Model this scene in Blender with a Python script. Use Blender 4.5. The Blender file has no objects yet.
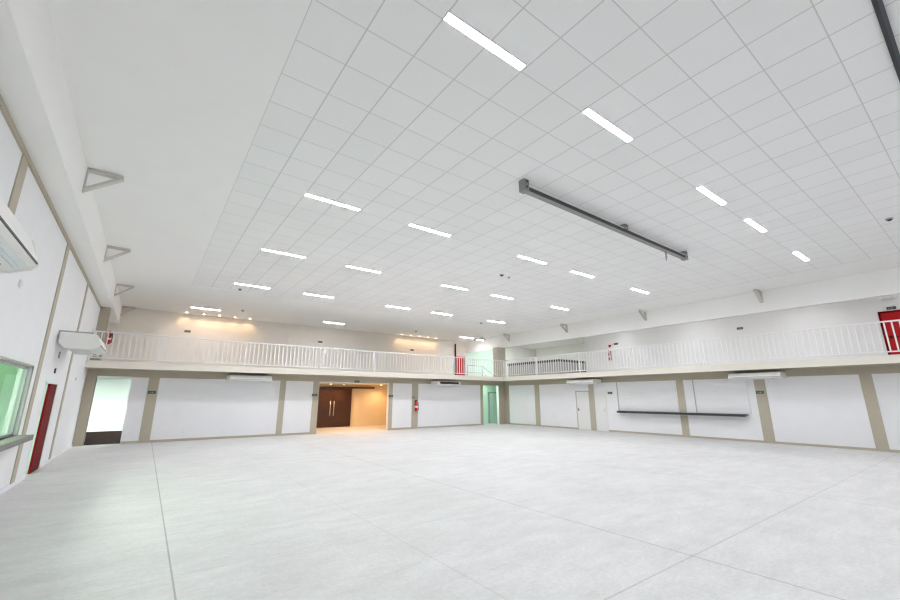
import bpy, bmesh, math, random
from mathutils import Vector, Matrix
random.seed(4)
S = bpy.context.scene
COL = S.collection
R = math.radians

# ------------------------------------------------------------------ sizes of the hall
H = 1.7
XL, XR = -1.855, 19.49          # hall walls left / right
YB, YF = 20.18, -5.0            # hall walls back / behind the camera
ZC = 5.917                      # ceiling
ZP = 2.468                      # top of the white wall panels
SB, ST = 2.746, 2.983           # balcony slab
SY, SX = YB - .95, XR - .95     # balcony fronts
YU, XU = 24.4, 23.2             # walls behind the balconies
ZSL, XF = 5.11, -1.47           # left soffit
ZSR, XFR = 5.05, 19.53          # right downstand
TX0, TX1, TY1 = .857, 17.73, 17.9   # tiled field
XA = 27.6                       # stairwell wall

# ------------------------------------------------------------------ materials
def nodes(name):
    m = bpy.data.materials.new(name); m.use_nodes = True
    nt = m.node_tree; b = nt.nodes['Principled BSDF']
    return m, nt, b
def N(nt, t, **k):
    n = nt.nodes.new(t)
    for a, v in k.items(): setattr(n, a, v)
    return n
def mat(name, c, rough=.6, var=.04, scale=6., bump=0., bscale=120., metal=0., spec=.4):
    m, nt, b = nodes(name)
    tc = N(nt, 'ShaderNodeTexCoord'); no = N(nt, 'ShaderNodeTexNoise')
    no.inputs['Scale'].default_value = scale; no.inputs['Detail'].default_value = 4
    nt.links.new(tc.outputs['Object'], no.inputs['Vector'])
    mx = N(nt, 'ShaderNodeMix', data_type='RGBA')
    mx.inputs[6].default_value = (*[v * (1 - var) for v in c], 1)
    mx.inputs[7].default_value = (*[min(1, v * (1 + var)) for v in c], 1)
    nt.links.new(no.outputs['Fac'], mx.inputs[0]); nt.links.new(mx.outputs[2], b.inputs['Base Color'])
    b.inputs['Roughness'].default_value = rough; b.inputs['Metallic'].default_value = metal
    b.inputs['Specular IOR Level'].default_value = spec
    if bump:
        n2 = N(nt, 'ShaderNodeTexNoise'); n2.inputs['Scale'].default_value = bscale
        nt.links.new(tc.outputs['Object'], n2.inputs['Vector'])
        bp = N(nt, 'ShaderNodeBump'); bp.inputs['Strength'].default_value = bump; bp.inputs['Distance'].default_value = .01
        nt.links.new(n2.outputs['Fac'], bp.inputs['Height']); nt.links.new(bp.outputs['Normal'], b.inputs['Normal'])
    return m
def emit(name, c, s):
    m, nt, b = nodes(name)
    b.inputs['Base Color'].default_value = (*[min(1, v) for v in c], 1)
    b.inputs['Emission Color'].default_value = (*c, 1); b.inputs['Emission Strength'].default_value = s
    return m
def grid_line(nt, comp, off, pitch, width):
    """1 inside a joint of the given width repeating along one coordinate"""
    a = N(nt, 'ShaderNodeMath', operation='SUBTRACT'); nt.links.new(comp, a.inputs[0]); a.inputs[1].default_value = off - pitch / 2
    m = N(nt, 'ShaderNodeMath', operation='FLOORED_MODULO'); nt.links.new(a.outputs[0], m.inputs[0]); m.inputs[1].default_value = pitch
    s = N(nt, 'ShaderNodeMath', operation='SUBTRACT'); nt.links.new(m.outputs[0], s.inputs[0]); s.inputs[1].default_value = pitch / 2
    ab = N(nt, 'ShaderNodeMath', operation='ABSOLUTE'); nt.links.new(s.outputs[0], ab.inputs[0])
    l = N(nt, 'ShaderNodeMath', operation='LESS_THAN'); nt.links.new(ab.outputs[0], l.inputs[0]); l.inputs[1].default_value = width / 2
    return l.outputs[0]
def tile_material():
    m, nt, b = nodes('mineral_ceiling_tiles')
    tc = N(nt, 'ShaderNodeTexCoord'); sp = N(nt, 'ShaderNodeSeparateXYZ'); nt.links.new(tc.outputs['Object'], sp.inputs[0])
    gx = grid_line(nt, sp.outputs['X'], 1.5, .6425, .018); gy = grid_line(nt, sp.outputs['Y'], 3.68, .6425, .013)
    mxm = N(nt, 'ShaderNodeMath', operation='MAXIMUM'); nt.links.new(gx, mxm.inputs[0]); nt.links.new(gy, mxm.inputs[1])
    # a slightly different white for each tile
    mp = N(nt, 'ShaderNodeMapping'); nt.links.new(tc.outputs['Object'], mp.inputs['Vector'])
    mp.inputs['Location'].default_value = (-1.5 / .6425, -3.68 / .6425, 0); mp.inputs['Scale'].default_value = (1 / .6425, 1 / .6425, 0)
    fl = N(nt, 'ShaderNodeVectorMath', operation='FLOOR'); nt.links.new(mp.outputs[0], fl.inputs[0])
    wn = N(nt, 'ShaderNodeTexWhiteNoise'); nt.links.new(fl.outputs[0], wn.inputs['Vector'])
    c1 = N(nt, 'ShaderNodeMix', data_type='RGBA'); nt.links.new(wn.outputs['Value'], c1.inputs[0])
    c1.inputs[6].default_value = (.908, .907, .903, 1); c1.inputs[7].default_value = (.932, .931, .928, 1)
    no = N(nt, 'ShaderNodeTexNoise'); no.inputs['Scale'].default_value = 60; no.inputs['Detail'].default_value = 6
    nt.links.new(tc.outputs['Object'], no.inputs['Vector'])
    c2 = N(nt, 'ShaderNodeMix', data_type='RGBA', blend_type='MULTIPLY'); c2.inputs[0].default_value = .1
    nt.links.new(c1.outputs[2], c2.inputs[6]); nt.links.new(no.outputs['Fac'], c2.inputs[7])
    c3 = N(nt, 'ShaderNodeMix', data_type='RGBA'); nt.links.new(mxm.outputs[0], c3.inputs[0])
    nt.links.new(c2.outputs[2], c3.inputs[6]); c3.inputs[7].default_value = (.64, .635, .63, 1)
    nt.links.new(c3.outputs[2], b.inputs['Base Color']); b.inputs['Roughness'].default_value = .9
    b.inputs['Specular IOR Level'].default_value = .1
    bp = N(nt, 'ShaderNodeBump'); bp.inputs['Strength'].default_value = .25; bp.inputs['Distance'].default_value = .004
    nt.links.new(no.outputs['Fac'], bp.inputs['Height']); nt.links.new(bp.outputs['Normal'], b.inputs['Normal'])
    return m
def concrete_material():
    m, nt, b = nodes('polished_concrete')
    tc = N(nt, 'ShaderNodeTexCoord'); sp = N(nt, 'ShaderNodeSeparateXYZ'); nt.links.new(tc.outputs['Object'], sp.inputs[0])
    def noise(scale, detail, sc=(1, 1, 1), rough=.6):
        mp = N(nt, 'ShaderNodeMapping'); mp.inputs['Scale'].default_value = sc; nt.links.new(tc.outputs['Object'], mp.inputs['Vector'])
        n = N(nt, 'ShaderNodeTexNoise'); n.inputs['Scale'].default_value = scale; n.inputs['Detail'].default_value = detail
        n.inputs['Roughness'].default_value = rough; nt.links.new(mp.outputs[0], n.inputs['Vector']); return n.outputs['Fac']
    def ramp(src, lo, hi, c0, c1):
        r = N(nt, 'ShaderNodeValToRGB'); r.color_ramp.elements[0].position = lo; r.color_ramp.elements[1].position = hi
        r.color_ramp.elements[0].color = (*c0, 1); r.color_ramp.elements[1].color = (*c1, 1); nt.links.new(src, r.inputs[0]); return r.outputs[0]
    base = ramp(noise(.55, 6), .3, .72, (.71, .706, .702), (.80, .797, .796))
    blot = ramp(noise(2.2, 9, (.55, 1.5, 1), .78), .33, .64, (.83, .826, .822), (1, 1, 1))
    speck = ramp(noise(17, 8, (1, 1.3, 1), .85), .34, .62, (.82, .817, .815), (1, 1, 1))
    def mul(a, c):
        x = N(nt, 'ShaderNodeMix', data_type='RGBA', blend_type='MULTIPLY'); x.inputs[0].default_value = 1
        nt.links.new(a, x.inputs[6]); nt.links.new(c, x.inputs[7]); return x.outputs[2]
    col = mul(mul(base, blot), speck)
    # saw cuts
    wob = N(nt, 'ShaderNodeTexNoise'); wob.inputs['Scale'].default_value = 1.5; nt.links.new(tc.outputs['Object'], wob.inputs['Vector'])
    gx = grid_line(nt, sp.outputs['X'], .46, 4.65, .017); gy = grid_line(nt, sp.outputs['Y'], 2.41, 7.5, .017)
    gf = grid_line(nt, sp.outputs['X'], 2.77, 4.65, .011); gg = grid_line(nt, sp.outputs['Y'], 5.2, 7.5, .009)
    def mx(a, c, k):
        s = N(nt, 'ShaderNodeMath', operation='MULTIPLY'); nt.links.new(c, s.inputs[0]); s.inputs[1].default_value = k
        m_ = N(nt, 'ShaderNodeMath', operation='MAXIMUM'); nt.links.new(s.outputs[0], m_.inputs[1])
        if a is None: m_.inputs[0].default_value = 0
        else: nt.links.new(a, m_.inputs[0])
        return m_.outputs[0]
    j = mx(mx(mx(mx(None, gx, .55), gy, .34), gf, .28), gg, .25)
    fin = N(nt, 'ShaderNodeMix', data_type='RGBA'); nt.links.new(j, fin.inputs[0]); nt.links.new(col, fin.inputs[6])
    fin.inputs[7].default_value = (.17, .165, .16, 1)
    nt.links.new(fin.outputs[2], b.inputs['Base Color'])
    b.inputs['Roughness'].default_value = .5; b.inputs['Specular IOR Level'].default_value = .3
    return m
def wood_material(name, c0, c1, scale=3.):
    m, nt, b = nodes(name)
    tc = N(nt, 'ShaderNodeTexCoord'); mp = N(nt, 'ShaderNodeMapping'); mp.inputs['Scale'].default_value = (1.2, 1.2, 9)
    nt.links.new(tc.outputs['Object'], mp.inputs['Vector'])
    n = N(nt, 'ShaderNodeTexNoise'); n.inputs['Scale'].default_value = scale; n.inputs['Detail'].default_value = 7
    nt.links.new(mp.outputs[0], n.inputs['Vector'])
    r = N(nt, 'ShaderNodeValToRGB'); r.color_ramp.elements[0].position = .3; r.color_ramp.elements[1].position = .7
    r.color_ramp.elements[0].color = (*c0, 1); r.color_ramp.elements[1].color = (*c1, 1)
    nt.links.new(n.outputs['Fac'], r.inputs[0]); nt.links.new(r.outputs[0], b.inputs['Base Color'])
    b.inputs['Roughness'].default_value = .4
    return m
def glass_material():
    m, nt, b = nodes('window_glass')
    t = N(nt, 'ShaderNodeBsdfTransparent'); t.inputs[0].default_value = (.88, .97, .90, 1)
    g = N(nt, 'ShaderNodeBsdfGlossy'); g.inputs['Roughness'].default_value = .02
    fr = N(nt, 'ShaderNodeFresnel'); fr.inputs[0].default_value = 1.45
    mx = N(nt, 'ShaderNodeMixShader'); ge = N(nt, 'ShaderNodeNewGeometry'); sb = N(nt, 'ShaderNodeMath', operation='SUBTRACT'); sb.inputs[0].default_value = 1; nt.links.new(ge.outputs['Backfacing'], sb.inputs[1])
    ml = N(nt, 'ShaderNodeMath', operation='MULTIPLY'); nt.links.new(fr.outputs[0], ml.inputs[0]); nt.links.new(sb.outputs[0], ml.inputs[1]); nt.links.new(ml.outputs[0], mx.inputs[0])
    nt.links.new(t.outputs[0], mx.inputs[1]); nt.links.new(g.outputs[0], mx.inputs[2])
    nt.links.new(mx.outputs[0], nt.nodes['Material Output'].inputs[0])
    return m

M = dict(
    white=mat('white_wall_paint', (.80, .80, .815), .75, .03, 2.5, .25, 70),
    plaster=mat('white_ceiling_plaster', (.90, .897, .885), .85, .02, 1.5, .1, 60),
    beige=mat('beige_trim_paint', (.45, .405, .32), .7, .05, 3., .1, 60),
    fascia=mat('cream_slab_edge', (.74, .70, .62), .7, .03, 3.),
    upper=mat('warm_grey_gallery_paint', (.82, .77, .705), .8, .04, 2., .15, 60),
    upright=mat('pale_grey_gallery_paint', (.80, .79, .78), .8, .03, 2., .15, 60),
    mint=mat('mint_wall_paint', (.60, .84, .67), .7, .03, 2.),
    mintc=mat('light_green_wall_paint', (.66, .87, .69), .7, .03, 2.),
    mintp=mat('pale_mint_wall_paint', (.68, .86, .76), .7, .03, 2.),
    mintw=mat('off_white_mint_paint', (.76, .86, .80), .75, .03, 2.),
    warmlit=mat('lobby_warm_lit_white', (.80, .68, .48), .7, .03, 2.),  # white surfaces with the warm lamp light put into their colour
    tiles=tile_material(), concrete=concrete_material(),
    darkfloor=mat('dark_brown_floor', (.012, .006, .004), .95, .25, 5., spec=.05),
    balfloor=mat('balcony_screed', (.5, .49, .47), .7, .08, 3.),
    rail=mat('white_railing_enamel', (.80, .80, .80), .4, .02, 5.),
    bluemetal=mat('dark_blue_grey_steel', (.085, .095, .11), .5, .1, 8., metal=.2),
    metal=mat('galvanised_steel', (.30, .30, .29), .45, .15, 8., metal=.55),
    dmetal=mat('dark_steel', (.06, .062, .065), .5, .1, 8., metal=.3),
    steel=mat('brushed_steel', (.62, .61, .58), .3, .05, 9., metal=.9),
    bracket=mat('grey_painted_bracket', (.60, .585, .54), .6, .06, 6.),
    ac=mat('aged_white_plastic', (.80, .80, .77), .45, .02, 4.),
    acgrey=mat('pale_grey_grille', (.66, .69, .68), .5, .03, 6.),
    acvent=mat('pale_blue_vane', (.76, .81, .83), .35, .02, 6.),
    black=mat('black_plastic', (.02, .02, .022), .5, .1, 8.),
    red=mat('red_door_enamel', (.44, .012, .016), .5, .06, 3., spec=.15),
    dred=mat('dark_red_door_enamel', (.15, .004, .007), .6, .08, 3., spec=.08),
    ered=mat('extinguisher_red', (.58, .03, .025), .3, .03, 6.),
    label=mat('paper_label', (.85, .83, .80), .6, .02, 9.),
    signg=mat('dark_green_sign', (.05, .10, .075), .5, .1, 9.),
    signl=mat('pale_sign_mark', (.30, .38, .31), .5, .02, 9.),
    doorw=mat('white_door_enamel', (.76, .755, .74), .5, .03, 4.),
    frame=mat('beige_door_frame', (.46, .43, .38), .55, .04, 5.),
    greyf=mat('grey_aluminium', (.40, .42, .41), .4, .05, 8., metal=.4),
    stone=mat('grey_stone_sill', (.21, .205, .19), .5, .2, 14.),
    shelf=mat('dark_granite', (.045, .05, .048), .35, .3, 30.),
    column=mat('pale_beige_column_paint', (.62, .57, .49), .75, .04, 4.),
    parapet=mat('grey_parapet_render', (.47, .46, .45), .8, .06, 5.),
    wood=wood_material('dark_red_brown_wood', (.030, .009, .003), (.066, .021, .007)),
    track=wood_material('dark_wood_track', (.07, .024, .01), (.12, .04, .016)),
    glass=glass_material(),
    lamp=emit('fluorescent_diffuser', (.935, .955, 1.0), 58.),
    lamp2=emit('boosted_fluorescent_diffuser', (.935, .955, 1.0), 104.),  # same fittings, emission boosted to deepen the shade step under the balcony slab
    lampw=emit('room_lamp_diffuser', (.98, 1., .98), 110.),
    lampg=emit('stair_lamp_diffuser', (.95, 1., .96), 72.),
    flood=emit('floodlight_lens', (.97, .98, 1.), 8.),
    warm=emit('warm_spot_lens', (1., .66, .36), 14.),
    lampbody=mat('white_lamp_housing', (.82, .82, .82), .5, .02, 6.),
)

# ------------------------------------------------------------------ mesh helpers
def box(bm, x0, x1, y0, y1, z0, z1):
    v = [bm.verts.new(p) for p in ((x0, y0, z0), (x1, y0, z0), (x1, y1, z0), (x0, y1, z0), (x0, y0, z1), (x1, y0, z1), (x1, y1, z1), (x0, y1, z1))]
    for f in ((3, 2, 1, 0), (4, 5, 6, 7), (0, 1, 5, 4), (1, 2, 6, 5), (2, 3, 7, 6), (3, 0, 4, 7)): bm.faces.new([v[i] for i in f])
    return bm
def B(*a): return box(bmesh.new(), *a)
def tube(bm, p, q, r, n=12, r2=None):
    p, q = Vector(p), Vector(q); d = (q - p).normalized(); r2 = r if r2 is None else r2
    a = d.cross(Vector((0, 0, 1)) if abs(d.z) < .9 else Vector((1, 0, 0))).normalized(); b = d.cross(a)
    A = [bm.verts.new(p + r * (a * math.cos(t) + b * math.sin(t))) for t in [2 * math.pi * i / n for i in range(n)]]
    C = [bm.verts.new(q + r2 * (a * math.cos(t) + b * math.sin(t))) for t in [2 * math.pi * i / n for i in range(n)]]
    for i in range(n): bm.faces.new((A[i], A[(i + 1) % n], C[(i + 1) % n], C[i])).smooth = True
    bm.faces.new(A[::-1]); bm.faces.new(C)
    return bm
def lathe(bm, prof, c=(0, 0, 0), n=20):
    rings = []
    for r, z in prof:
        rings.append([bm.verts.new((c[0] + r * math.cos(2 * math.pi * i / n), c[1] + r * math.sin(2 * math.pi * i / n), c[2] + z)) for i in range(n)])
    for a, b in zip(rings, rings[1:]):
        for i in range(n): bm.faces.new((a[i], a[(i + 1) % n], b[(i + 1) % n], b[i])).smooth = True
    bm.faces.new(rings[0][::-1]); bm.faces.new(rings[-1])
    return bm
def prism(bm, pts, f0, f1):
    """pts: 2D outline; f0/f1 map a 2D point to the two end faces"""
    A = [bm.verts.new(f0(*p)) for p in pts]; C = [bm.verts.new(f1(*p)) for p in pts]; n = len(pts)
    for i in range(n): bm.faces.new((A[i], A[(i + 1) % n], C[(i + 1) % n], C[i]))
    bm.faces.new(A[::-1]); bm.faces.new(C)
    return bm
def bar(bm, p, q, w, t, side):
    """rectangular bar from p to q; side = direction of the width w"""
    p, q, s = Vector(p), Vector(q), Vector(side).normalized(); d = (q - p).normalized(); u = d.cross(s).normalized()
    off = [s * a * w / 2 + u * b * t / 2 for a, b in ((-1, -1), (1, -1), (1, 1), (-1, 1))]
    A = [bm.verts.new(p + o) for o in off]; C = [bm.verts.new(q + o) for o in off]
    for i in range(4): bm.faces.new((A[i], A[(i + 1) % 4], C[(i + 1) % 4], C[i]))
    bm.faces.new(A[::-1]); bm.faces.new(C)
    return bm
def obj(name, bm, m, parent=None, bevel=0., origin=None):
    """link ONE mesh object; the bmesh is in world metres, the object's origin is its parent's (or `origin`)"""
    bmesh.ops.recalc_face_normals(bm, faces=bm.faces[:])
    if bevel:
        es = [e for e in bm.edges if len(e.link_faces) == 2 and e.calc_face_angle(0) > .6]
        bmesh.ops.bevel(bm, geom=es, offset=bevel, segments=2, profile=.6, affect='EDGES', clamp_overlap=True)
    o_ = Vector((0, 0, 0)); p = parent
    while p is not None: o_ += p.location; p = p.parent
    if parent is None and origin is not None: o_ = Vector(origin)
    bmesh.ops.translate(bm, verts=bm.verts[:], vec=-o_)
    me = bpy.data.meshes.new(name); bm.to_mesh(me); bm.free(); me.materials.append(M[m])
    o = bpy.data.objects.new(name, me); COL.objects.link(o)
    if parent is not None: o.parent = parent
    elif origin is not None: o.location = origin
    return o
def tag(o, label, cat, group=None):
    o['label'] = label; o['category'] = cat
    if group: o['group'] = group
    return o
def thing(name, label, cat, loc, group=None):
    o = bpy.data.objects.new(name, None); COL.objects.link(o); o.location = loc; o.empty_display_size = .2
    return tag(o, label, cat, group)
def struct(name, bm, m, label=None, bevel=0.):
    o = obj(name, bm, m, None, bevel); o['kind'] = 'structure'
    if label: o['label'] = label
    return o
def sempty(name, loc, label):
    o = bpy.data.objects.new(name, None); COL.objects.link(o); o.location = loc; o['kind'] = 'structure'; o['label'] = label
    return o
def dup(root, loc, label, rotz=None):
    r = root.copy(); COL.objects.link(r); r.location = loc; r['label'] = label
    if rotz is not None: r.rotation_euler = (0, 0, rotz)
    for ch in list(root.children):
        c = ch.copy(); COL.objects.link(c); c.parent = r
        for g in list(ch.children):
            d = g.copy(); COL.objects.link(d); d.parent = c
    return r
def wall(axis, a, b, u0, u1, z0, z1, holes=()):
    """wall slab between a and b on `axis`, spanning u0..u1 and z0..z1, with rectangular holes (u0,u1,z0,z1)"""
    us = sorted({u0, u1, *[h for k in holes for h in k[:2]]}); zs = sorted({z0, z1, *[h for k in holes for h in k[2:]]})
    def solid(i, j):
        if not (0 <= i < len(us) - 1 and 0 <= j < len(zs) - 1): return False
        cu, cz = (us[i] + us[i + 1]) / 2, (zs[j] + zs[j + 1]) / 2
        return not any(h[0] < cu < h[1] and h[2] < cz < h[3] for h in holes)
    bm = bmesh.new(); cache = {}
    def V(s, u, z):
        k = (s, u, z)
        if k not in cache: cache[k] = bm.verts.new((s, u, z) if axis == 'x' else (u, s, z))
        return cache[k]
    for i in range(len(us) - 1):
        for j in range(len(zs) - 1):
            if not solid(i, j): continue
            ua, ub, za, zb = us[i], us[i + 1], zs[j], zs[j + 1]
            for s in (a, b): bm.faces.new((V(s, ua, za), V(s, ub, za), V(s, ub, zb), V(s, ua, zb)))
            for di, dj, (e, f) in ((-1, 0, ((ua, za), (ua, zb))), (1, 0, ((ub, za), (ub, zb))), (0, -1, ((ua, za), (ub, za))), (0, 1, ((ua, zb), (ub, zb)))):
                if not solid(i + di, j + dj): bm.faces.new((V(a, *e), V(a, *f), V(b, *f), V(b, *e)))
    return bm

# ------------------------------------------------------------------ the shell of the hall
struct('floor', B(XL - .2, XR + .2, YF - .2, YB + .2, -.1, 0), 'concrete', 'pale mottled concrete floor of the hall with saw-cut joints')
struct('ceiling', B(TX0, TX1, YF, TY1, ZC, ZC + .1), 'tiles', 'white square-tiled ceiling over the hall')
bm = bmesh.new()
for a in ((XL - .2, TX0, YF, YU + .2), (TX1, XA + .2, YF, YU + .2), (TX0, TX1, TY1, YU + .2)): box(bm, *a, ZC - .004, ZC + .1)
struct('ceiling_margin', bm, 'plaster', 'plain white plaster ceiling around the tiled field')
WIN = (5.2, 11.35, 1.0, 2.29); DL = (12.96, 14.52, 0, 2.06)
struct('wall_left', wall('x', XL - .2, XL, YF, YU, 0, ZC, (WIN, DL)), 'white', 'tall white wall with narrow beige strips')
OP1, OP2, OP3 = (-1.555, -.51, 0, 2.49), (6.87, 10.735, 0, 2.42), (17.55, 18.93, 0, 2.45)
struct('wall_back', wall('y', YB, YB + .2, XL - .2, XR, 0, SB, (OP1, OP2, OP3)), 'white', 'white panelled wall below the back balcony')
struct('wall_right', wall('x', XR, XR + .2, YF, YB + .2, 0, SB), 'white', 'white panelled wall below the side balcony')
struct('wall_front', B(XL - .2, XA, YF - .2, YF, 0, ZC), 'white')
struct('wall_back_upper', B(XL - .2, XFR, YU, YU + .2, ST, ZC), 'upper', 'warm grey wall behind the back balcony')
struct('wall_stair', B(XFR, 22.9, YU, YU + .2, ST, ZC), 'mintp', 'pale mint wall at the head of the stairs')
bm = B(22.9, XA + .2, YU, YU + .2, ST, ZC); box(bm, XA, XA + .2, 16.0, YU, ST, ZC); box(bm, XU + .2, XA, 16.08, 16.28, ST, ZC)
struct('wall_stairwell', bm, 'upright', 'bright pale wall of the stairwell')
struct('wall_right_upper', B(XU, XU + .2, YF, 16.28, ST, ZC), 'upright', 'pale grey wall behind the side balcony')
bm = bmesh.new()
L_ = [(XL, SY), (SX, SY), (SX, YF), (XA, YF), (XA, YU), (XL, YU)]
prism(bm, L_, lambda x, y: (x, y, SB), lambda x, y: (x, y, ST))
struct('floor_balcony', bm, 'balfloor', 'balcony slab running around the hall')
bm = bmesh.new()
e = .02
prism(bm, [(XL, SY - e), (SX - e, SY - e), (SX - e, YF), (SX, YF), (SX, SY), (XL, SY)], lambda x, y: (x, y, SB - .01), lambda x, y: (x, y, ST + .01))
struct('trim_1', bm, 'fascia', 'cream edge band of the balcony slab')
bm = bmesh.new(); box(bm, XL, SX + .1, SY + .02, YB, SB - .012, SB - .002); box(bm, SX + .02, XR, YF, SY + .02, SB - .012, SB - .002)
struct('trim_2', bm, 'beige', 'beige underside of the balcony slab')
# soffit along the left wall and downstand along the right balcony
struct('soffit_left', B(XL, XF, YF, YU, ZSL, ZC), 'plaster', 'boxed white soffit along the left wall')
struct('beam_right', B(XFR, XFR + .2, YF, YU, ZSR, ZC), 'plaster', 'white downstand beam above the side balcony')
# beige trims, each its own piece
n = [3]
def trim(bm, label, m='beige', bevel=.0):
    struct('trim_%d' % n[0], bm, m, label, bevel); n[0] += 1
T = .018
for x0, x1, lab in ((.035, .385, 'beside the bright side doorway'), (5.02, 5.28, 'left of the lobby on the back wall'), (6.57, 6.87, 'at the lobby opening, wood door side'),
                    (10.735, 10.97, 'at the lobby opening, warm-lit wall side'), (12.21, 12.62, 'behind the lower extinguisher'), (17.33, 17.55, 'left of the mint corridor'), (18.93, XR, 'right of the mint corridor')):
    trim(B(x0, x1, YB - T, YB, 0, ZP), 'beige strip ' + lab)
trim(B(XL, -1.555, YB - T, YB + .3, 0, SB), 'beige corner pier below the back balcony')
trim(B(XL, -1.555, YB - T, YB + .3, ST, ZSL), 'beige corner pier above the back balcony')
trim(wall('y', YB - T, YB, -1.555, XR, ZP, SB - .012, ((OP1[0], OP1[1], ZP, OP1[3]),)), 'beige band along the top of the back wall')
trim(B(XR - T, XR, YF, YB, ZP, SB - .012), 'beige band along the top of the right wall')
for y0, y1, lab in ((19.75, YB, 'in the corner of the right wall'), (17.13, 17.5, 'second from the corner of the right wall'), (13.29, 13.6, 'between the two white doors'), (8.64, 8.95, 'crossing the dark shelf'),
                    (5.59, 5.95, 'beyond the end of the dark shelf'), (2.6, 2.91, 'nearest in view on the right wall'), (-.5, -.2, 'behind the viewer on the right wall')):
    trim(B(XR - T, XR, y0, y1, 0, ZP), 'beige strip ' + lab)
trim(B(18.93, XFR + .15, YB, YB + .45, ST, ZSR), m='column', label='beige column at the corner of the balcony')
for y0, y1, lab in ((3.45, 3.75, 'nearest the viewer on the left wall'), (7.55, 7.85, 'above the near air conditioner'), (11.72, 12.02, 'beside the green window'), (15.68, 15.92, 'behind the far air conditioner')):
    trim(B(XL, XL + T, y0, y1, 0, ZSL - .1) if y0 > 11.6 else wall('x', XL, XL + T, y0, y1, 0, ZSL - .1, ((y0, y1, WIN[2] - .1, WIN[3] + .04),)), 'beige strip ' + lab)
bm = B(XL, XL + .03, YF, YB, ZSL - .1, ZSL - .05); box(bm, XL, XL + .02, YF, YB, ZSL - .05, ZSL)
trim(bm, 'thin beige rail under the left soffit')
def base(name, bm): struct(name, bm, 'beige', 'thin beige skirting')
bm = bmesh.new()
for a, b in ((OP1[1], OP2[0]), (OP2[1], OP3[0])): box(bm, a, b, YB - .024, YB, 0, .09)
base('baseboard_back', bm)
bm = bmesh.new()
for a, b in ((YF, 12.58), (13.27, 13.57), (14.47, YB)): box(bm, XR - .024, XR, a, b, 0, .08)
base('baseboard_right', bm)
bm = bmesh.new()
for a, b in ((YF, DL[0] - .05), (DL[1] + .05, YB)): box(bm, XL, XL + .02, a, b, 0, .08)
o = struct('baseboard_left', bm, 'white', 'low pale skirting along the left wall')

# ------------------------------------------------------------------ rooms seen through the openings
def shell(name, x0, x1, y0, y1, z1, wm, fm, cm, skip, label, z0=0.):
    t = .1; bm = bmesh.new()
    if 'S' not in skip: box(bm, x0 - t, x1 + t, y0 - t, y0, z0, z1)
    if 'N' not in skip: box(bm, x0 - t, x1 + t, y1, y1 + t, z0, z1)
    if 'W' not in skip: box(bm, x0 - t, x0, y0, y1, z0, z1)
    if 'E' not in skip: box(bm, x1, x1 + t, y0, y1, z0, z1)
    struct('wall_' + name, bm, wm, label)
    struct('floor_' + name, B(x0, x1, y0, y1, z0 - .1, z0), fm)
    struct('ceiling_' + name, B(x0 - t, x1 + t, y0 - t * ('S' not in skip), y1 + t, z1, z1 + .08), cm)
shell('side_room', -4.6, 3., YB + .2, 28.15, 2.68, 'mintw', 'darkfloor', 'white', 'S', 'bright off-white walls of the side room')
shell('lobby', 4.2, 12.7, YB + .2, 24.0, 2.47, 'warmlit', 'concrete', 'warmlit', 'S', 'white lobby walls, warm light tinted into their colour')
shell('corridor', 16.9, 20.6, YB + .2, 21.35, 2.62, 'mint', 'concrete', 'mintp', 'S', 'mint walls of the small corridor')
shell('control_room', -6.4, XL - .2, 3.2, 17.6, 2.9, 'mintc', 'balfloor', 'mintp', 'E', 'mint walls of the room behind the window')

# lamps of those rooms
def box_lamp(name, label, c, sx, sy, m, z):
    t = thing(name, label, 'lamp', (c[0], c[1], z))
    obj('housing', B(c[0] - sx / 2 - .03, c[0] + sx / 2 + .03, c[1] - sy / 2 - .03, c[1] + sy / 2 + .03, z - .04, z), 'lampbody', t)
    obj('diffuser', B(c[0] - sx / 2, c[0] + sx / 2, c[1] - sy / 2, c[1] + sy / 2, z - .06, z - .04), m, t)
    return t
box_lamp('room_lamp', 'ceiling lamp lighting the side room, right of its doorway', (1.6, 24.2), 1.0, .75, 'lampw', 2.679)
box_lamp('room_lamp', 'ceiling lamp lighting the side room, left of its doorway', (-3.7, 24.5), .75, .75, 'lampw', 2.679)
box_lamp('room_lamp', 'ceiling lamp in the mint room behind the window', (-4.2, 8.6), 1.1, .55, 'lampw', 2.899)
box_lamp('room_lamp', 'ceiling lamp in the mint room behind the red door', (-4.9, 13.6), .26, .2, 'lampw', 2.899)
box_lamp('room_lamp', 'ceiling lamp in the mint corridor', (18.0, 20.9), .3, .15, 'lampg', 2.62)
box_lamp('room_lamp', 'ceiling lamp over the stairwell behind the downstand beam', (22.3, 21.6), 1.3, .3, 'lampg', ZC - .004)

# ------------------------------------------------------------------ window and doors
w = sempty('window_1', (XL - .1, 8.3, 1.0), 'long window of pale green glass over a stone sill')
y0, y1, z0, z1 = WIN
bm = bmesh.new()
for a in ((y0, y1, z0, z0 + .05), (y0, y1, z1 - .05, z1), (y0, y0 + .05, z0, z1), (y1 - .05, y1, z0, z1)): box(bm, XL - .13, XL - .06, *a)
obj('window_frame', bm, 'greyf', w)
bm = bmesh.new()
for a in ((y0, y1, z1, z1 + .025), (y1, y1 + .03, z0, z1 + .025)): box(bm, XL - .01, XL + .012, *a)
obj('window_trim', bm, 'frame', w)
for k, ym in enumerate((7.25, 9.3)): obj('mullion', B(XL - .12, XL - .07, ym - .025, ym + .025, z0 + .05, z1 - .05), 'greyf', w)
obj('pane', B(XL - .1, XL - .09, y0 + .04, y1 - .04, z0 + .04, z1 - .04), 'glass', w)
bm = B(XL - .3, XL + .22, 5.0, 11.45, .93, 1.0); box(bm, XL + .19, XL + .22, 5.0, 11.45, .90, .93)
obj('window_sill', bm, 'stone', w, .008)

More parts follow.
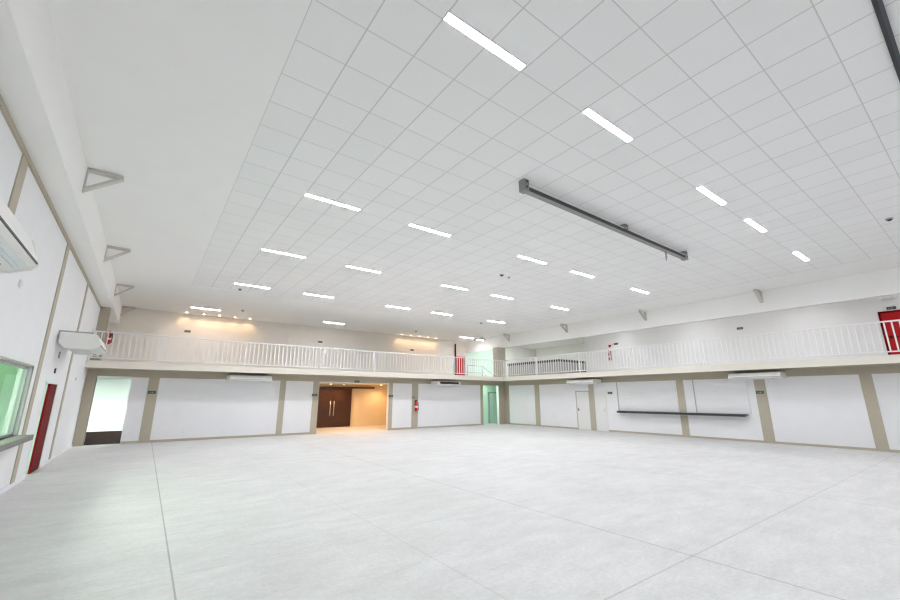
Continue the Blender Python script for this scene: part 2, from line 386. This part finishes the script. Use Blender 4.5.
d = sempty('door_1', (XL - .1, 13.7, 0), 'dark red door standing half open in the left wall')
bm = bmesh.new()
for a in ((DL[0], DL[0] + .05, 0, 2.06), (DL[1] - .05, DL[1], 0, 2.06), (DL[0], DL[1], 2.02, 2.06)): box(bm, XL - .19, XL + .012, *a)
obj('door_frame', bm, 'mintp', d)
obj('door_leaf', B(XL - .045, XL - .0, 13.56, 14.47, .012, 2.02), 'dred', d, .004)
bm = B(XL, XL + .008, 13.6, 13.64, .98, 1.14); tube(bm, (XL + .0, 13.62, 1.06), (XL + .045, 13.62, 1.06), .009); tube(bm, (XL + .04, 13.62, 1.06), (XL + .04, 13.73, 1.06), .009)
obj('door_handle', bm, 'dmetal', d)

def flush_door(k, ya, yb, zt, label, handle):
    d = sempty('door_%d' % k, (XR, (ya + yb) / 2, 0), label)
    bm = bmesh.new(); f = .055
    for a in ((ya, ya + f, 0, zt), (yb - f, yb, 0, zt), (ya, yb, zt - f, zt)): box(bm, XR - .03, XR, *a)
    obj('door_frame', bm, 'frame' if handle else 'doorw', d)
    obj('door_leaf', B(XR - .02, XR, ya + f, yb - f, .01, zt - f), 'doorw', d)
    yh = yb - f - .07 if handle else ya + f + .07
    bm = B(XR - .026, XR - .02, yh - .02, yh + .02, .98, 1.14); tube(bm, (XR - .02, yh, 1.06), (XR - .07, yh, 1.06), .01); tube(bm, (XR - .066, yh, 1.06), (XR - .066, yh - .12 if handle else yh + .12, 1.06), .01)
    obj('door_handle', bm, 'dmetal' if handle else 'steel', d)
flush_door(2, 13.57, 14.47, 2.06, 'white flush door with beige frame nearer the corner', True)
flush_door(3, 12.58, 13.27, 2.02, 'white flush door on the shelf side of the beige strip', False)
# door in the mint corridor
d = sempty('door_4', (19.45, 21.35, 0), 'pale mint door at the end of the small corridor')
bm = bmesh.new()
for a in ((19.02, 19.12, 0, 2.06), (19.9, 20.0, 0, 2.06), (19.02, 20.0, 1.99, 2.06)): box(bm, a[0], a[1], 21.29, 21.35, a[2], a[3])
obj('door_frame', bm, 'greyf', d)
obj('door_leaf', B(19.12, 19.9, 21.315, 21.35, .01, 1.99), 'mintp', d)
bm = tube(bmesh.new(), (19.2, 21.315, 1.05), (19.2, 21.26, 1.05), .012); tube(bm, (19.2, 21.265, 1.05), (19.33, 21.265, 1.05), .01)
obj('door_handle', bm, 'steel', d)
# red double door on the side balcony
d = sempty('door_5', (XU, 1.6, ST), 'bright red double door opening on the side balcony')
bm = bmesh.new()
for a in ((.65, .72, ST, 5.03), (2.43, 2.5, ST, 5.03), (.65, 2.5, 4.95, 5.03)): box(bm, XU - .035, XU, *a)
obj('door_frame', bm, 'dred', d)
for a, b in ((.72, 1.57), (1.58, 2.43)):
    l = obj('door_leaf', B(XU - .025, XU, a, b, ST + .01, 4.95), 'red', d)
    bm = bmesh.new(); tube(bm, (XU - .08, a + .12, 4.0), (XU - .08, b - .12, 4.0), .018)
    for yy in (a + .12, b - .12): box(bm, XU - .1, XU - .02, yy - .03, yy + .03, 3.95, 4.05)
    obj('door_handle', bm, 'dred', l)
# sliding wooden doors of the lobby
d = sempty('door_6', (9.0, 23.9, 0), 'pair of dark wooden sliding doors in the lobby')
for a, b in ((7.72, 8.955), (8.965, 10.16)):
    l = obj('door_leaf', B(a, b, 23.86, 23.91, .015, 2.24), 'wood', d, .004)
    xh = b - .12 if a < 8 else a + .09
    bm = tube(bmesh.new(), (xh, 23.80, .66), (xh, 23.80, 1.5), .022)
    for zz in (.78, 1.38): tube(bm, (xh, 23.80, zz), (xh, 23.865, zz), .012)
    obj('door_handle', bm, 'steel', l)
obj('door_track', B(7.5, 11.66, 23.84, 23.95, 2.23, 2.33), 'track', d, .004)

# ------------------------------------------------------------------ strip lights
def make_strip(name, label, group, m='lamp'):
    t = thing(name, label, 'ceiling light', (0, 0, 0), group)
    L, Wd = 1.26, .10
    bm = bmesh.new()
    for a, b in ((-Wd / 2 - .012, -Wd / 2), (Wd / 2, Wd / 2 + .012)): box(bm, 0, L, a, b, -.022, 0)
    obj('housing', bm, 'lampbody', t)
    pts = [(-Wd / 2, -.004), (-Wd / 2, -.012), (-Wd / 4, -.021), (Wd / 4, -.021), (Wd / 2, -.012), (Wd / 2, -.004)]
    obj('diffuser', prism(bmesh.new(), pts, lambda y, z: (.015, y, z), lambda y, z: (L - .015, y, z)), m, t)
    for x in (0, L - .015): obj('end_cap', B(x, x + .015, -Wd / 2 - .004, Wd / 2 + .012, -.022, 0), 'lampbody', t)
    return t
cols = (2.13, 4.71, 8.55, 11.12, 14.93)
rows = ((2.97, 'nearest row, before the hanging metal bar'), (8.08, 'first row behind the hanging metal bar'),
        (12.12, 'second row behind the hanging metal bar'), (16.6, 'last tiled row before the back balcony'))
nth = ('first', 'second', 'third', 'fourth', 'fifth')
protos = {}
def strip(x, y, z, label, group, m='lamp'):
    if m not in protos:
        protos[m] = make_strip('strip_light', label, group, m); protos[m].location = (x, y, z)
        return protos[m]
    o = dup(protos[m], (x, y, z), label); o['group'] = group
    return o
for y, rl in rows:
    for k, x in enumerate(cols):
        strip(x, y, ZC, '%s strip light from the plaster side, %s' % (nth[k], rl), 'strip lights in the tiled ceiling', 'lamp2' if y > 15 or x > 14 else 'lamp')
for x, lab in ((1.17, 'strip light over the back balcony nearest the left wall, above warm spots'), (7.6, 'strip light over the back balcony above the lobby'), (17.45, 'strip light over the back balcony beside the corner')):
    strip(x, 22.45, ZC - .004, lab, 'strip lights over the back balcony')
for k, y in enumerate((.5, 4.8, 9.1, 13.4)):  # added lamps, unseen from the camera, to brighten the wall behind the side railing
    o = strip(20.6, y, ZC - .004, '%s added strip light over the side balcony, unseen behind the white beam' % nth[k], 'added strip lights over the side balcony')
for k, x in enumerate(cols):
    strip(x, -2.1, ZC, '%s strip light from the plaster side, row behind the viewer' % nth[k], 'strip lights in the tiled ceiling')

# ------------------------------------------------------------------ hanging metal bars
def make_bar(label, cm='metal', fm='lampbody'):
    L = 6.95; t = thing('hanging_rail', label, 'metal rail', (0, 0, 0), 'long metal bars under the ceiling')
    # hollow channel: underside, two sides, top flange
    bm = bmesh.new(); box(bm, 0, L, -.06, .06, -.235, -.225); box(bm, 0, L, .05, .06, -.225, -.12); box(bm, 0, L, -.03, .06, -.12, -.11)
    obj('channel', bm, cm, t)
    obj('inner_track', B(0.02, L - .02, -.05, -.035, -.225, -.13), 'dmetal', t)
    obj('top_flange', B(0, L, -.06, -.03, -.13, -.115), fm, t)
    for x in (0, 3.6, L - .12):
        b = obj('bracket', B(x - .01, x + .13, -.075, .075, -.25 if x != 3.6 else -.13, -.0), cm, t, .004)
        for zz in (-.05, -.17)[:1 if x == 3.6 else 2]: obj('bolt', tube(bmesh.new(), (x + .06, -.075, zz), (x + .06, -.09, zz), .022, 8), 'dmetal', b)
    return t
b0 = make_bar('long grey metal bar hung across the middle of the tiled ceiling'); b0.location = (5.43, 4.95, ZC)
t = thing('ceiling_track', 'thin dark track fixed to the tiled ceiling, running off the top right corner', 'ceiling track', (5.43, .05, ZC), None)
obj('channel', B(5.43, 12.4, .0, .035, ZC - .05, ZC), 'bluemetal', t)
obj('lower_lip', B(5.43, 12.4, .035, .075, ZC - .035, ZC), 'dmetal', t)
for x in (5.42, 12.39): obj('end_cap', B(x, x + .02, -.005, .08, ZC - .055, ZC), 'bluemetal', t)
bm = bmesh.new()
for dx, ln in ((0, .28), (.05, .2)):
    bm = bmesh.new()
    p = Vector((5.72 + dx, 0, -.235))
    for k in range(5):
        q = p + Vector((.012 * math.sin(k * 2 + dx * 40), .01 * math.cos(k * 3), -ln / 5)); tube(bm, p, q, .008, 6); p = q
    o = obj('loose_cable', bm, 'dmetal'); o.parent = b0

# ------------------------------------------------------------------ triangular brackets
def make_bracket(label, s, group):
    """s=+1: stands off towards +x"""
    t = thing('steel_bracket', label, 'bracket', (0, 0, 0), group); A = .53
    obj('wall_plate', B(min(0, s * .015), max(0, s * .015), -.06, .06, -.5, -.01), 'bracket', t)
    obj('top_arm', B(min(0, s * A), max(0, s * A), -.05, .05, -.07, -.01), 'bracket', t)
    bm = bar(bmesh.new(), (s * .01, 0, -.45), (s * A, 0, -.05), .12, .05, (0, 1, 0)); obj('brace', bm, 'bracket', t)
    return t
lb = None
for y, lab in ((9.53, 'nearest grey triangular bracket on the left soffit'), (14.46, 'second grey triangular bracket along the left soffit'), (19.4, 'third grey bracket on the left soffit, over the railing'), (24.15, 'last grey bracket on the left soffit, against the warm wall')):
    if lb is None: lb = make_bracket(lab, 1, 'brackets on the left soffit'); lb.location = (XF, y, ZC)
    else: dup(lb, (XF, y, ZC), lab)
rb = None
for y, lab in ((5.22, 'nearest grey bracket on the beam over the side balcony'), (10.02, 'second grey bracket on the beam, above the upper extinguisher'), (14.8, 'third grey bracket on the beam, above the grey parapet'), (19.6, 'last grey bracket on the beam, at the corner column')):
    if rb is None: rb = make_bracket(lab, -1, 'brackets on the balcony beam'); rb.location = (XFR, y, ZC)
    else: dup(rb, (XFR, y, ZC), lab)

# ------------------------------------------------------------------ railings
def railing(name, label, axis, a0, a1, line, posts, n_single):
    """along axis from a0 to a1 at coordinate `line`"""
    t = thing(name, label, 'railing', ((a0 if axis == 'x' else line), (line if axis == 'x' else a0), ST))
    lo, hi = min(a0, a1), max(a0, a1); sg = 1 if a1 > a0 else -1
    def bx(u0, u1, v, z0, z1):
        return B(u0, u1, line - v, line + v, z0, z1) if axis == 'x' else B(line - v, line + v, u0, u1, z0, z1)
    obj('top_rail', bx(lo, hi, .025, 4.02, 4.065), 'rail', t, .006)
    obj('bottom_rail', bx(lo, hi, .018, 3.08, 3.115), 'rail', t, .004)
    for p in posts:
        f = obj('post', bx(p - .025, p + .025, .024, ST, 4.02), 'rail', t)
    step = .172; k = 0; rest = bmesh.new(); proto = None
    u = a0 + sg * .1
    while lo + .02 < u < hi - .02:
        if min(abs(u - p) for p in posts) > .045:
            if k < n_single:
                if proto is None:
                    proto = obj('baluster', bx(u - .018, u + .018, .01, 3.115, 4.02), 'rail', t); u_first = u
                else:
                    c = proto.copy(); COL.objects.link(c); c.parent = t
                    c.location = (u - u_first, 0, 0) if axis == 'x' else (0, u - u_first, 0)
                k += 1
            else:
                if axis == 'x': box(rest, u - .018, u + .018, line - .01, line + .01, 3.115, 4.02)
                else: box(rest, line - .01, line + .01, u - .018, u + .018, 3.115, 4.02)
        u += sg * step
    if rest.verts:
        o = obj('balusters', rest, 'rail', t); o['kind'] = 'stuff'
    else: rest.free()
railing('balcony_railing', 'white baluster railing along the back balcony above the lobby', 'x', XL + .01, SX + .06, SY + .035, [XL + .05, .23, 3.26, 6.3, 9.33, 12.37, 15.4, SX + .035], 100)
railing('balcony_railing', 'white baluster railing along the side balcony above the dark shelf', 'y', SY - .0, YF + .02, SX + .035, [16.45, 13.4, 10.35, 7.35, 4.28, 1.25, -1.8, -4.9], 100)

# ------------------------------------------------------------------ air conditioners (flat units hung flat from wall or slab)
def make_ac(label, group):
    """length 1.86 along +x, back at y=0 (wall), front towards -y, top z=0"""
    L = 1.86; t = thing('air_conditioner', label, 'air conditioner', (0, 0, 0), group)
    prof = [(.05, -.06), (.05, -.30), (.18, -.42), (.62, -.42), (.76, -.36), (.80, -.31), (.79, -.27), (.72, -.08), (.66, -.06)]
    f = lambda x: (lambda d, z: (x, -d, z))
    obj('body', prism(bmesh.new(), prof, f(.04), f(L - .04)), 'ac', t, .012)
    for x0, x1 in ((0, .045), (L - .045, L)):
        obj('side_cover', prism(bmesh.new(), [(d + (.012 if d > .4 else -.008), z * 1.03) for d, z in prof], f(x0), f(x1)), 'ac', t, .01)
    # outlet: slanting face between underside and nose
    def band(a, b, w0, w1, th, x0, x1):
        a, b = Vector((0, -a[0], a[1])), Vector((0, -b[0], b[1])); d = b - a; nrm = Vector((0, d.z, -d.y)).normalized()
        if nrm.z > 0: nrm = -nrm
        p, q = a + d * w0, a + d * w1; bm = bmesh.new()
        vs = [bm.verts.new(Vector((x, *(v + nrm * h).yz))) for x in (x0, x1) for v, h in ((p, -.004), (q, -.004), (q, th), (p, th))]
        for fc in ((0, 1, 2, 3), (7, 6, 5, 4), (0, 4, 5, 1), (1, 5, 6, 2), (2, 6, 7, 3), (3, 7, 4, 0)): bm.faces.new([vs[i] for i in fc])
        return bm
    o = obj('air_outlet', band((.62, -.42), (.76, -.36), .18, .85, .006, .16, L - .16), 'acvent', t)
    bm = bmesh.new()
    for w in (.35, .6):
        b2 = band((.62, -.42), (.76, -.36), w, w + .05, .014, .17, L - .17); me = bpy.data.meshes.new('x'); b2.to_mesh(me); b2.free(); bm.from_mesh(me); bpy.data.meshes.remove(me)
    obj('vane', bm, 'acgrey', o)
    bm = bmesh.new()
    for k in range(9): box(bm, .2, L - .2, -.24 - k * .038 - .02, -.24 - k * .038, -.428, -.417)
    obj('intake_grille', bm, 'acgrey', t)
    obj('nose_seam', B(.05, L - .05, -.803, -.785, -.318, -.302), 'dmetal', t)
    obj('receiver', tube(bmesh.new(), (L - .32, -.60, -.415), (L - .32, -.60, -.43), .028, 14), 'black', t)
    for x in (.14, L - .18):
        bm = B(x, x + .04, -.62, 0, -.03, -.0); box(bm, x, x + .04, -.62, -.58, -.06, -.03); box(bm, x, x + .04, -.02, 0, -.2, .0)
        obj('hanger', bm, 'greyf', t)
    return t
aw = 'air conditioners on the left wall'; ab = 'air conditioners under the balcony'
# unit runs along +y on the left wall: rotate so that the front (-y) faces +x
A = make_ac('white air conditioner on the left wall, cut off by the picture edge', aw); A.rotation_euler = (0, 0, R(90)); A.location = (XL + .045, 3.5, 3.26)
dup(A, (XL, 12.98, 3.26), 'white air conditioner on the left wall above the red door', R(90))
ZA = SB - .075
o = dup(A, (2.76, YB - .03, ZA), 'white air conditioner under the back balcony between side doorway and lobby', 0); o['group'] = ab
o = dup(A, (13.45, YB - .03, ZA), 'white air conditioner under the back balcony between extinguisher and mint corridor', 0); o['group'] = ab
o = dup(A, (XR - .03, 14.45, ZA), 'white air conditioner under the side balcony above the two white doors', R(-90)); o['group'] = ab
o = dup(A, (XR - .03, 6.55, ZA), 'white air conditioner under the side balcony above the end of the dark shelf', R(-90)); o['group'] = ab
for q in bpy.data.objects:
    if q.get('group') == ab: q.scale = (.91, .96, .66)
    if q.get('label', '').endswith('mint corridor') and q.get('category') == 'air conditioner':
        obj('open_louvre', B(q.location.x + .2, q.location.x + 1.66, q.location.y - .815, q.location.y - .70, ZA - .30, ZA - .13), 'black', q)

# ------------------------------------------------------------------ dark shelf and shutters on the right wall
t = thing('counter_shelf', 'long dark counter shelf fixed along the right wall', 'shelf', (XR, 9.1, 1.0))
obj('shelf_board', B(XR - .30, XR, 6.32, 11.86, .99, 1.05), 'shelf', t, .004)
obj('front_lip', B(XR - .31, XR - .285, 6.32, 11.86, .955, 1.052), 'shelf', t)
obj('wall_cleat', B(XR - .03, XR, 6.5, 11.7, .93, .99), 'doorw', t)
def shutter(ya, yb, label, first, second):
    t = thing('serving_shutter', label, 'shutter', (XR, (ya + yb) / 2, 1.05), 'closed shutters above the dark shelf')
    bm = bmesh.new(); z = 1.062
    while z < 2.40:
        prism(bm, [(0, z), (-.012, z + .01), (-.012, z + .085), (0, z + .095)], lambda x, zz: (XR + x - .001, ya + .03, zz), lambda x, zz: (XR + x - .001, yb - .03, zz)); z += .0985
    obj('curtain', bm, 'white', t)
    for y, m in ((ya, second), (yb - .035, first)): obj('guide_rail', B(XR - .03, XR, y, y + .035, 1.056, 2.46), m, t)
shutter(8.97, 11.92, 'closed white serving shutter nearer the two white doors', 'greyf', 'doorw')
shutter(6.2, 8.24, 'closed white serving shutter nearer the viewer', 'greyf', 'doorw')

# ------------------------------------------------------------------ stairwell parapet, handrail, red cabinet
t = thing('stair_parapet', 'low grey parapet with dark cap behind the side railing', 'parapet', (21.3, 16.9, ST))
bm = prism(bmesh.new(), [(21.3, 16.9), (24.6, 16.9), (24.6, 17.05), (21.45, 17.05), (21.45, 21.6), (21.3, 21.6)], lambda x, y: (x, y, ST), lambda x, y: (x, y, 3.97))
obj('wall_body', bm, 'parapet', t)
bm = prism(bmesh.new(), [(21.25, 16.85), (24.6, 16.85), (24.6, 17.1), (21.5, 17.1), (21.5, 21.6), (21.25, 21.6)], lambda x, y: (x, y, 3.97), lambda x, y: (x, y, 4.12))
obj('cap', bm, 'shelf', t, .006)
t = thing('stair_handrail', 'thin metal handrail going down beside the red cabinet', 'handrail', (20.2, 23.2, ST))
yh = 23.2
bm = tube(bmesh.new(), (18.72, yh, 4.0), (20.15, yh, 4.0), .022); tube(bm, (20.15, yh, 4.0), (21.35, yh, 3.33), .022)
obj('top_tube', bm, 'greyf', t)
bm = tube(bmesh.new(), (18.72, yh, 3.5), (20.15, yh, 3.5), .014); tube(bm, (20.15, yh, 3.5), (21.1, yh, 2.99), .014)
obj('lower_tube', bm, 'greyf', t)
for x, zt in ((18.74, 4.0), (20.15, 4.0), (21.3, 3.35)): obj('post', tube(bmesh.new(), (x, yh, ST), (x, yh, zt), .025), 'greyf', t)

t = thing('hose_cabinet', 'bright red cabinet behind the back railing near the corner', 'cabinet', (19.0, YU, 3.35), None)
obj('cabinet_body', B(18.62, 19.38, YU - .2, YU - .002, 3.32, 4.72), 'ered', t, .006)
d_ = obj('cabinet_door', B(18.66, 19.34, YU - .222, YU - .2, 3.36, 4.68), 'red', t, .004)
bm = bmesh.new()
for x in (18.78, 18.93, 19.08, 19.23): box(bm, x - .012, x + .012, YU - .228, YU - .222, 3.45, 4.58)
obj('louvre', bm, 'dred', d_)
obj('latch', B(19.27, 19.31, YU - .24, YU - .222, 3.95, 4.05), 'steel', d_)
t = thing('riser_pipe', 'tall dark red pipe beside the red cabinet', 'pipe', (18.47, YU - .09, 3.2))
obj('pipe', tube(bmesh.new(), (18.47, YU - .09, ST), (18.47, YU - .09, 5.62), .055), 'dred', t)
for z in (3.5, 4.3, 5.1):
    bm = lathe(bmesh.new(), [(.066, -.025), (.066, .025)], (18.47, YU - .09, z)); box(bm, 18.44, 18.5, YU - .05, YU, z - .02, z + .02); obj('clamp', bm, 'dmetal', t)
obj('end_cap', lathe(bmesh.new(), [(.062, 0), (.062, .04), (.03, .06)], (18.47, YU - .09, 5.62)), 'dred', t)

# ------------------------------------------------------------------ fire extinguishers
def make_extinguisher(label):
    t = thing('fire_extinguisher', label, 'fire extinguisher', (0, 0, 0), 'wall-hung fire extinguishers')
    c = obj('cylinder', lathe(bmesh.new(), [(.07, 0), (.085, .02), (.085, .42), (.07, .48), (.035, .52), (.03, .54)], (0, -.12, 0)), 'ered', t)
    obj('paper_label', lathe(bmesh.new(), [(.0865, .2), (.0865, .28)], (0, -.12, 0)), 'label', c)
    bm = lathe(bmesh.new(), [(.028, .54), (.034, .56), (.03, .6)], (0, -.12, 0)); box(bm, -.014, .014, -.26, -.1, .6, .615); box(bm, -.014, .014, -.24, -.1, .57, .58)
    obj('valve', bm, 'black', t)
    bm = bmesh.new(); p = Vector((.03, -.14, .57))
    for q in ((.09, -.17, .5), (.115, -.18, .35), (.11, -.18, .16)): tube(bm, p, q, .013, 8); p = Vector(q)
    tube(bm, p, (.105, -.18, .06), .014, 8, .024); obj('hose', bm, 'black', t)
    bm = B(-.03, .03, -.02, 0, .38, .6); box(bm, -.02, .02, -.1, -.0, .5, .52); obj('wall_hook', bm, 'dmetal', t)
    return t
ex = make_extinguisher('red fire extinguisher on the beige strip right of the lobby'); ex.location = (12.43, YB - T, .95)
dup(ex, (XU, 14.38, 3.95), 'red fire extinguisher on the upper wall behind the side railing', R(-90))
dup(ex, (-1.72, YU, 4.1), 'red fire extinguisher in the far corner of the back balcony', 0)

# ------------------------------------------------------------------ small wall fittings
def make_sign(label):
    t = thing('exit_sign', label, 'sign', (0, 0, 0), 'small dark wall signs')
    obj('plate', B(-.13, .13, -.02, 0, -.055, .055), 'signg', t, .003)
    bm = B(-.09, .01, -.023, -.02, -.009, .009); prism(bm, [(.01, -.03), (.07, 0), (.01, .03)], lambda x, z: (x, -.023, z), lambda x, z: (x, -.02, z))
    obj('arrow', bm, 'signl', t)
    return t
sg = make_sign('small dark sign on the beige strip beside the side doorway'); sg.location = (.2, YB - T, 1.9)
for loc, rz, lab in (((6.66, YB - T, 1.82), 0, 'small dark sign on the beige strip at the wood door side of the lobby'), ((10.86, YB - T, 1.79), 0, 'small dark sign on the beige strip at the warm-lit wall side of the lobby'),
                     ((8.83, YB - T, 2.51), 0, 'small dark sign centred above the lobby opening'), ((1.29, YU, 5.0), 0, 'small dark sign on the upper back wall under the warm spots near the left wall'),
                     ((8.15, YU, 5.0), 0, 'small dark sign on the upper back wall above the lobby'), ((14.7, YU, 4.96), 0, 'small dark sign on the upper back wall under the warm spots near the corner'),
                     ((XR, 12.33, 1.93), -90, 'small dark sign between the white door and the serving shutter'), ((XR - T, 5.8, 1.9), -90, 'small dark sign on the beige strip past the dark shelf'),
                     ((XU, 7.27, 5.02), -90, 'small dark sign on the upper right wall between extinguisher and red door'), ((XU, 13.96, 4.95), -90, 'small dark sign above the upper right extinguisher'),
                     ((XU, 2.1, 5.13), -90, 'small dark sign above the red double door')):
    dup(sg, loc, lab, R(rz))
def make_outlet(label):
    t = thing('wall_socket', label, 'socket', (0, 0, 0), 'white sockets low on the walls')
    obj('plate', B(-.045, .045, -.012, 0, -.06, .06), 'lampbody', t, .004)
    obj('insert', B(-.022, .022, -.016, -.012, -.035, .035), 'acgrey', t)
    return t
ou = make_outlet('white socket on the back wall nearest the side doorway'); ou.location = (1.45, YB, .33)
for loc, rz, lab in (((3.31, YB, .31), 0, 'white socket on the back wall below the left air conditioner'), ((11.6, YB, .29), 0, 'white socket on the back wall left of the extinguisher'),
                     ((13.62, YB, .27), 0, 'white socket on the back wall right of the extinguisher'), ((XR, 16.18, .6), -90, 'white socket on the right wall between corner and white door')):
    dup(ou, loc, lab, R(rz))
def wall_box(name, label, cat, y, z, sz, m):
    t = thing(name, label, cat, (XL, y, z))
    obj('cover', B(XL, XL + .03, y - sz, y + sz, z - sz * 1.3, z + sz * 1.3), m, t, .006)
    obj('face_plate', B(XL + .03, XL + .034, y - sz * .6, y + sz * .6, z - sz * .8, z + sz * .8), 'acgrey', t)
wall_box('junction_box', 'small white box on the left wall under the near air conditioner', 'box', 9.0, 3.46, .045, 'lampbody')
wall_box('junction_box', 'small grey box on the left wall under the far air conditioner', 'box', 13.75, 2.72, .06, 'greyf')
wall_box('door_sign', 'small dark plate on the left wall above the red door', 'sign', 13.66, 2.33, .045, 'dmetal')
wall_box('junction_box', 'small pale box on the left wall between red door and corner', 'box', 17.5, 2.27, .035, 'acgrey')
t = thing('emergency_light', 'small white emergency light above the red double door', 'emergency light', (XU, 2.12, 5.55))
obj('housing', B(XU - .09, XU, 1.9, 2.34, 5.49, 5.6), 'lampbody', t, .01)
obj('lens', B(XU - .1, XU - .09, 1.96, 2.28, 5.51, 5.58), 'acgrey', t)
t = thing('alarm_button', 'small red call point above the upper extinguisher', 'call point', (XU, 14.38, 4.86))
obj('box', B(XU - .06, XU, 14.3, 14.46, 4.79, 4.93), 'ered', t, .006); obj('button', tube(bmesh.new(), (XU - .06, 14.38, 4.86), (XU - .075, 14.38, 4.86), .04, 14), 'black', t)
t = thing('alarm_button', 'small grey call point above the extinguisher by the lobby', 'call point', (12.33, YB, 1.72))
obj('box', B(12.24, 12.4, YB - T - .05, YB - T, 1.64, 1.78), 'greyf', t, .006); obj('button', tube(bmesh.new(), (12.32, YB - T - .05, 1.71), (12.32, YB - T - .065, 1.71), .035, 14), 'black', t)

def make_detector(label):
    t = thing('smoke_detector', label, 'smoke detector', (0, 0, 0), 'small fittings on the ceiling')
    obj('mount', lathe(bmesh.new(), [(.07, 0), (.07, -.02), (.06, -.03)][::-1]), 'greyf', t)
    obj('sensor', lathe(bmesh.new(), [(.045, -.03), (.04, -.055), (.02, -.06)][::-1]), 'dmetal', t)
    return t
de = make_detector('dark fitting on the tiled ceiling beside the last-row strip light nearest the plaster'); de.location = (2.46, 17.45, ZC)
for (x, y), lab in (((3.32, 21.8), 'dark fitting on the plaster ceiling over the back balcony, warm spots side'), ((9.55, 9.85), 'larger dark fitting in the middle of the tiled ceiling'), ((9.95, 9.9), 'pale dot beside the dark fitting in mid ceiling'),
                    ((13.91, .91), 'dark fitting on the tiled ceiling over the side balcony end, near the viewer'), ((15.1, 17.4), 'faint fitting on the tiled ceiling near the corner'), ((13.64, 22.2), 'faint fitting on the plaster ceiling above the warm spots near the corner')):
    o = dup(de, (x, y, ZC - (.004 if y > TY1 else 0)), lab)
    if x == 9.95: o.scale = (.6, .6, .6)
    if x == 9.55: o.scale = (1.3, 1.0, .8)

# warm recessed spots over the back balcony and in the lobby
def make_spot(label, group):
    t = thing('recessed_spot', label, 'spotlight', (0, 0, 0), group)
    obj('trim_ring', lathe(bmesh.new(), [(.075, -.012), (.08, 0)]), 'lampbody', t)
    obj('lens', lathe(bmesh.new(), [(.045, -.018), (.052, -.012)]), 'warm', t)
    return t
def spot_lamp(x, y, z, power, size, aim=(0, 0, -1)):
    l = bpy.data.lights.new('warm_spot_lamp', 'SPOT'); l.energy = power; l.color = (1, .64, .35); l.spot_size = R(size); l.spot_blend = .7; l.shadow_soft_size = .04
    o = bpy.data.objects.new('warm_spot_lamp', l); COL.objects.link(o); o.location = (x, y, z)
    o.rotation_euler = Vector(aim).to_track_quat('-Z', 'Y').to_euler()
sp = None; g1 = 'warm spots along the upper back wall'
for grp, xs in (('near the left wall', (1.11, 1.87, 2.58, 3.31, 4.05)), ('near the corner', (13.64, 14.35, 15.06, 15.77, 16.48))):
    for k, x in enumerate(xs):
        lab = 'warm recessed spot over the back balcony, %s of five %s' % (nth[k], grp)
        if sp is None: sp = make_spot(lab, g1); sp.location = (x, 24.0, ZC - .004)
        else: dup(sp, (x, 24.0, ZC - .004), lab)
        spot_lamp(x, 24.0, ZC - .05, 9, 120, (0, .25, -1))
for x, y, lab in ((8.55, 23.2, 'warm recessed spot in the lobby ceiling over the wooden doors, outer one'), (9.35, 23.2, 'warm recessed spot in the lobby ceiling over the wooden doors, inner one'), (11.8, 23.2, 'warm recessed spot in the lobby ceiling by the warm-lit wall'), (8.0, 20.95, 'warm recessed spot just inside the lobby opening, wood door side'), (9.7, 20.95, 'warm recessed spot just inside the lobby opening, warm-lit wall side')):
    o = dup(sp, (x, y, 2.47), lab); o['group'] = 'warm spots in the lobby'
    spot_lamp(x, y, 2.43, 44 if y > 22 else 60, 150)

# floodlight with dark housing that washes the beam at the corner
t = thing('floodlight', 'dark-cased floodlight at the ceiling beside the corner column', 'floodlight', (18.55, 21.6, ZC))
bm = prism(bmesh.new(), [(-.45, .0), (-.3, .10), (.3, .12), (.45, .04), (.45, .0), (.3, .06), (-.3, .05), (-.45, -.04)], lambda u, z: (18.6 + u, 21.5, 5.66 + z), lambda u, z: (18.6 + u, 21.75, 5.66 + z))
obj('hood', bm, 'dmetal', t)
obj('lens', B(18.3, 18.9, 21.53, 21.72, 5.66, 5.69), 'flood', t)
for x in (18.35, 18.85): obj('hanger', tube(bmesh.new(), (x, 21.62, 5.72), (x, 21.62, ZC - .004), .015), 'dmetal', t)

# ------------------------------------------------------------------ camera, world, colour
cam = bpy.data.cameras.new('camera'); co = bpy.data.objects.new('camera', cam); COL.objects.link(co)
cam.sensor_fit = 'HORIZONTAL'; cam.sensor_width = 36; cam.lens = 401.59 * 36 / 900; cam.clip_start = .05
co.location = (0, 0, H); co.rotation_euler = (R(90 + 13.646), 0, R(-36.454)); S.camera = co
wd = bpy.data.worlds.new('world'); S.world = wd; wd.use_nodes = True
wd.node_tree.nodes['Background'].inputs[0].default_value = (.8, .85, .9, 1); wd.node_tree.nodes['Background'].inputs[1].default_value = .05
S.view_settings.view_transform = 'Standard'; S.view_settings.look = 'None'; S.view_settings.gamma = 1
S.view_settings.use_curve_mapping = False; S.view_settings.exposure = 0.91
c = S.cycles
c.use_denoising = True; c.filter_width = 1.3; c.max_bounces = 14; c.diffuse_bounces = 12; c.glossy_bounces = 3; c.transmission_bounces = 4; c.transparent_max_bounces = 8
c.sample_clamp_indirect = 6; c.caustics_reflective = False; c.caustics_refractive = False
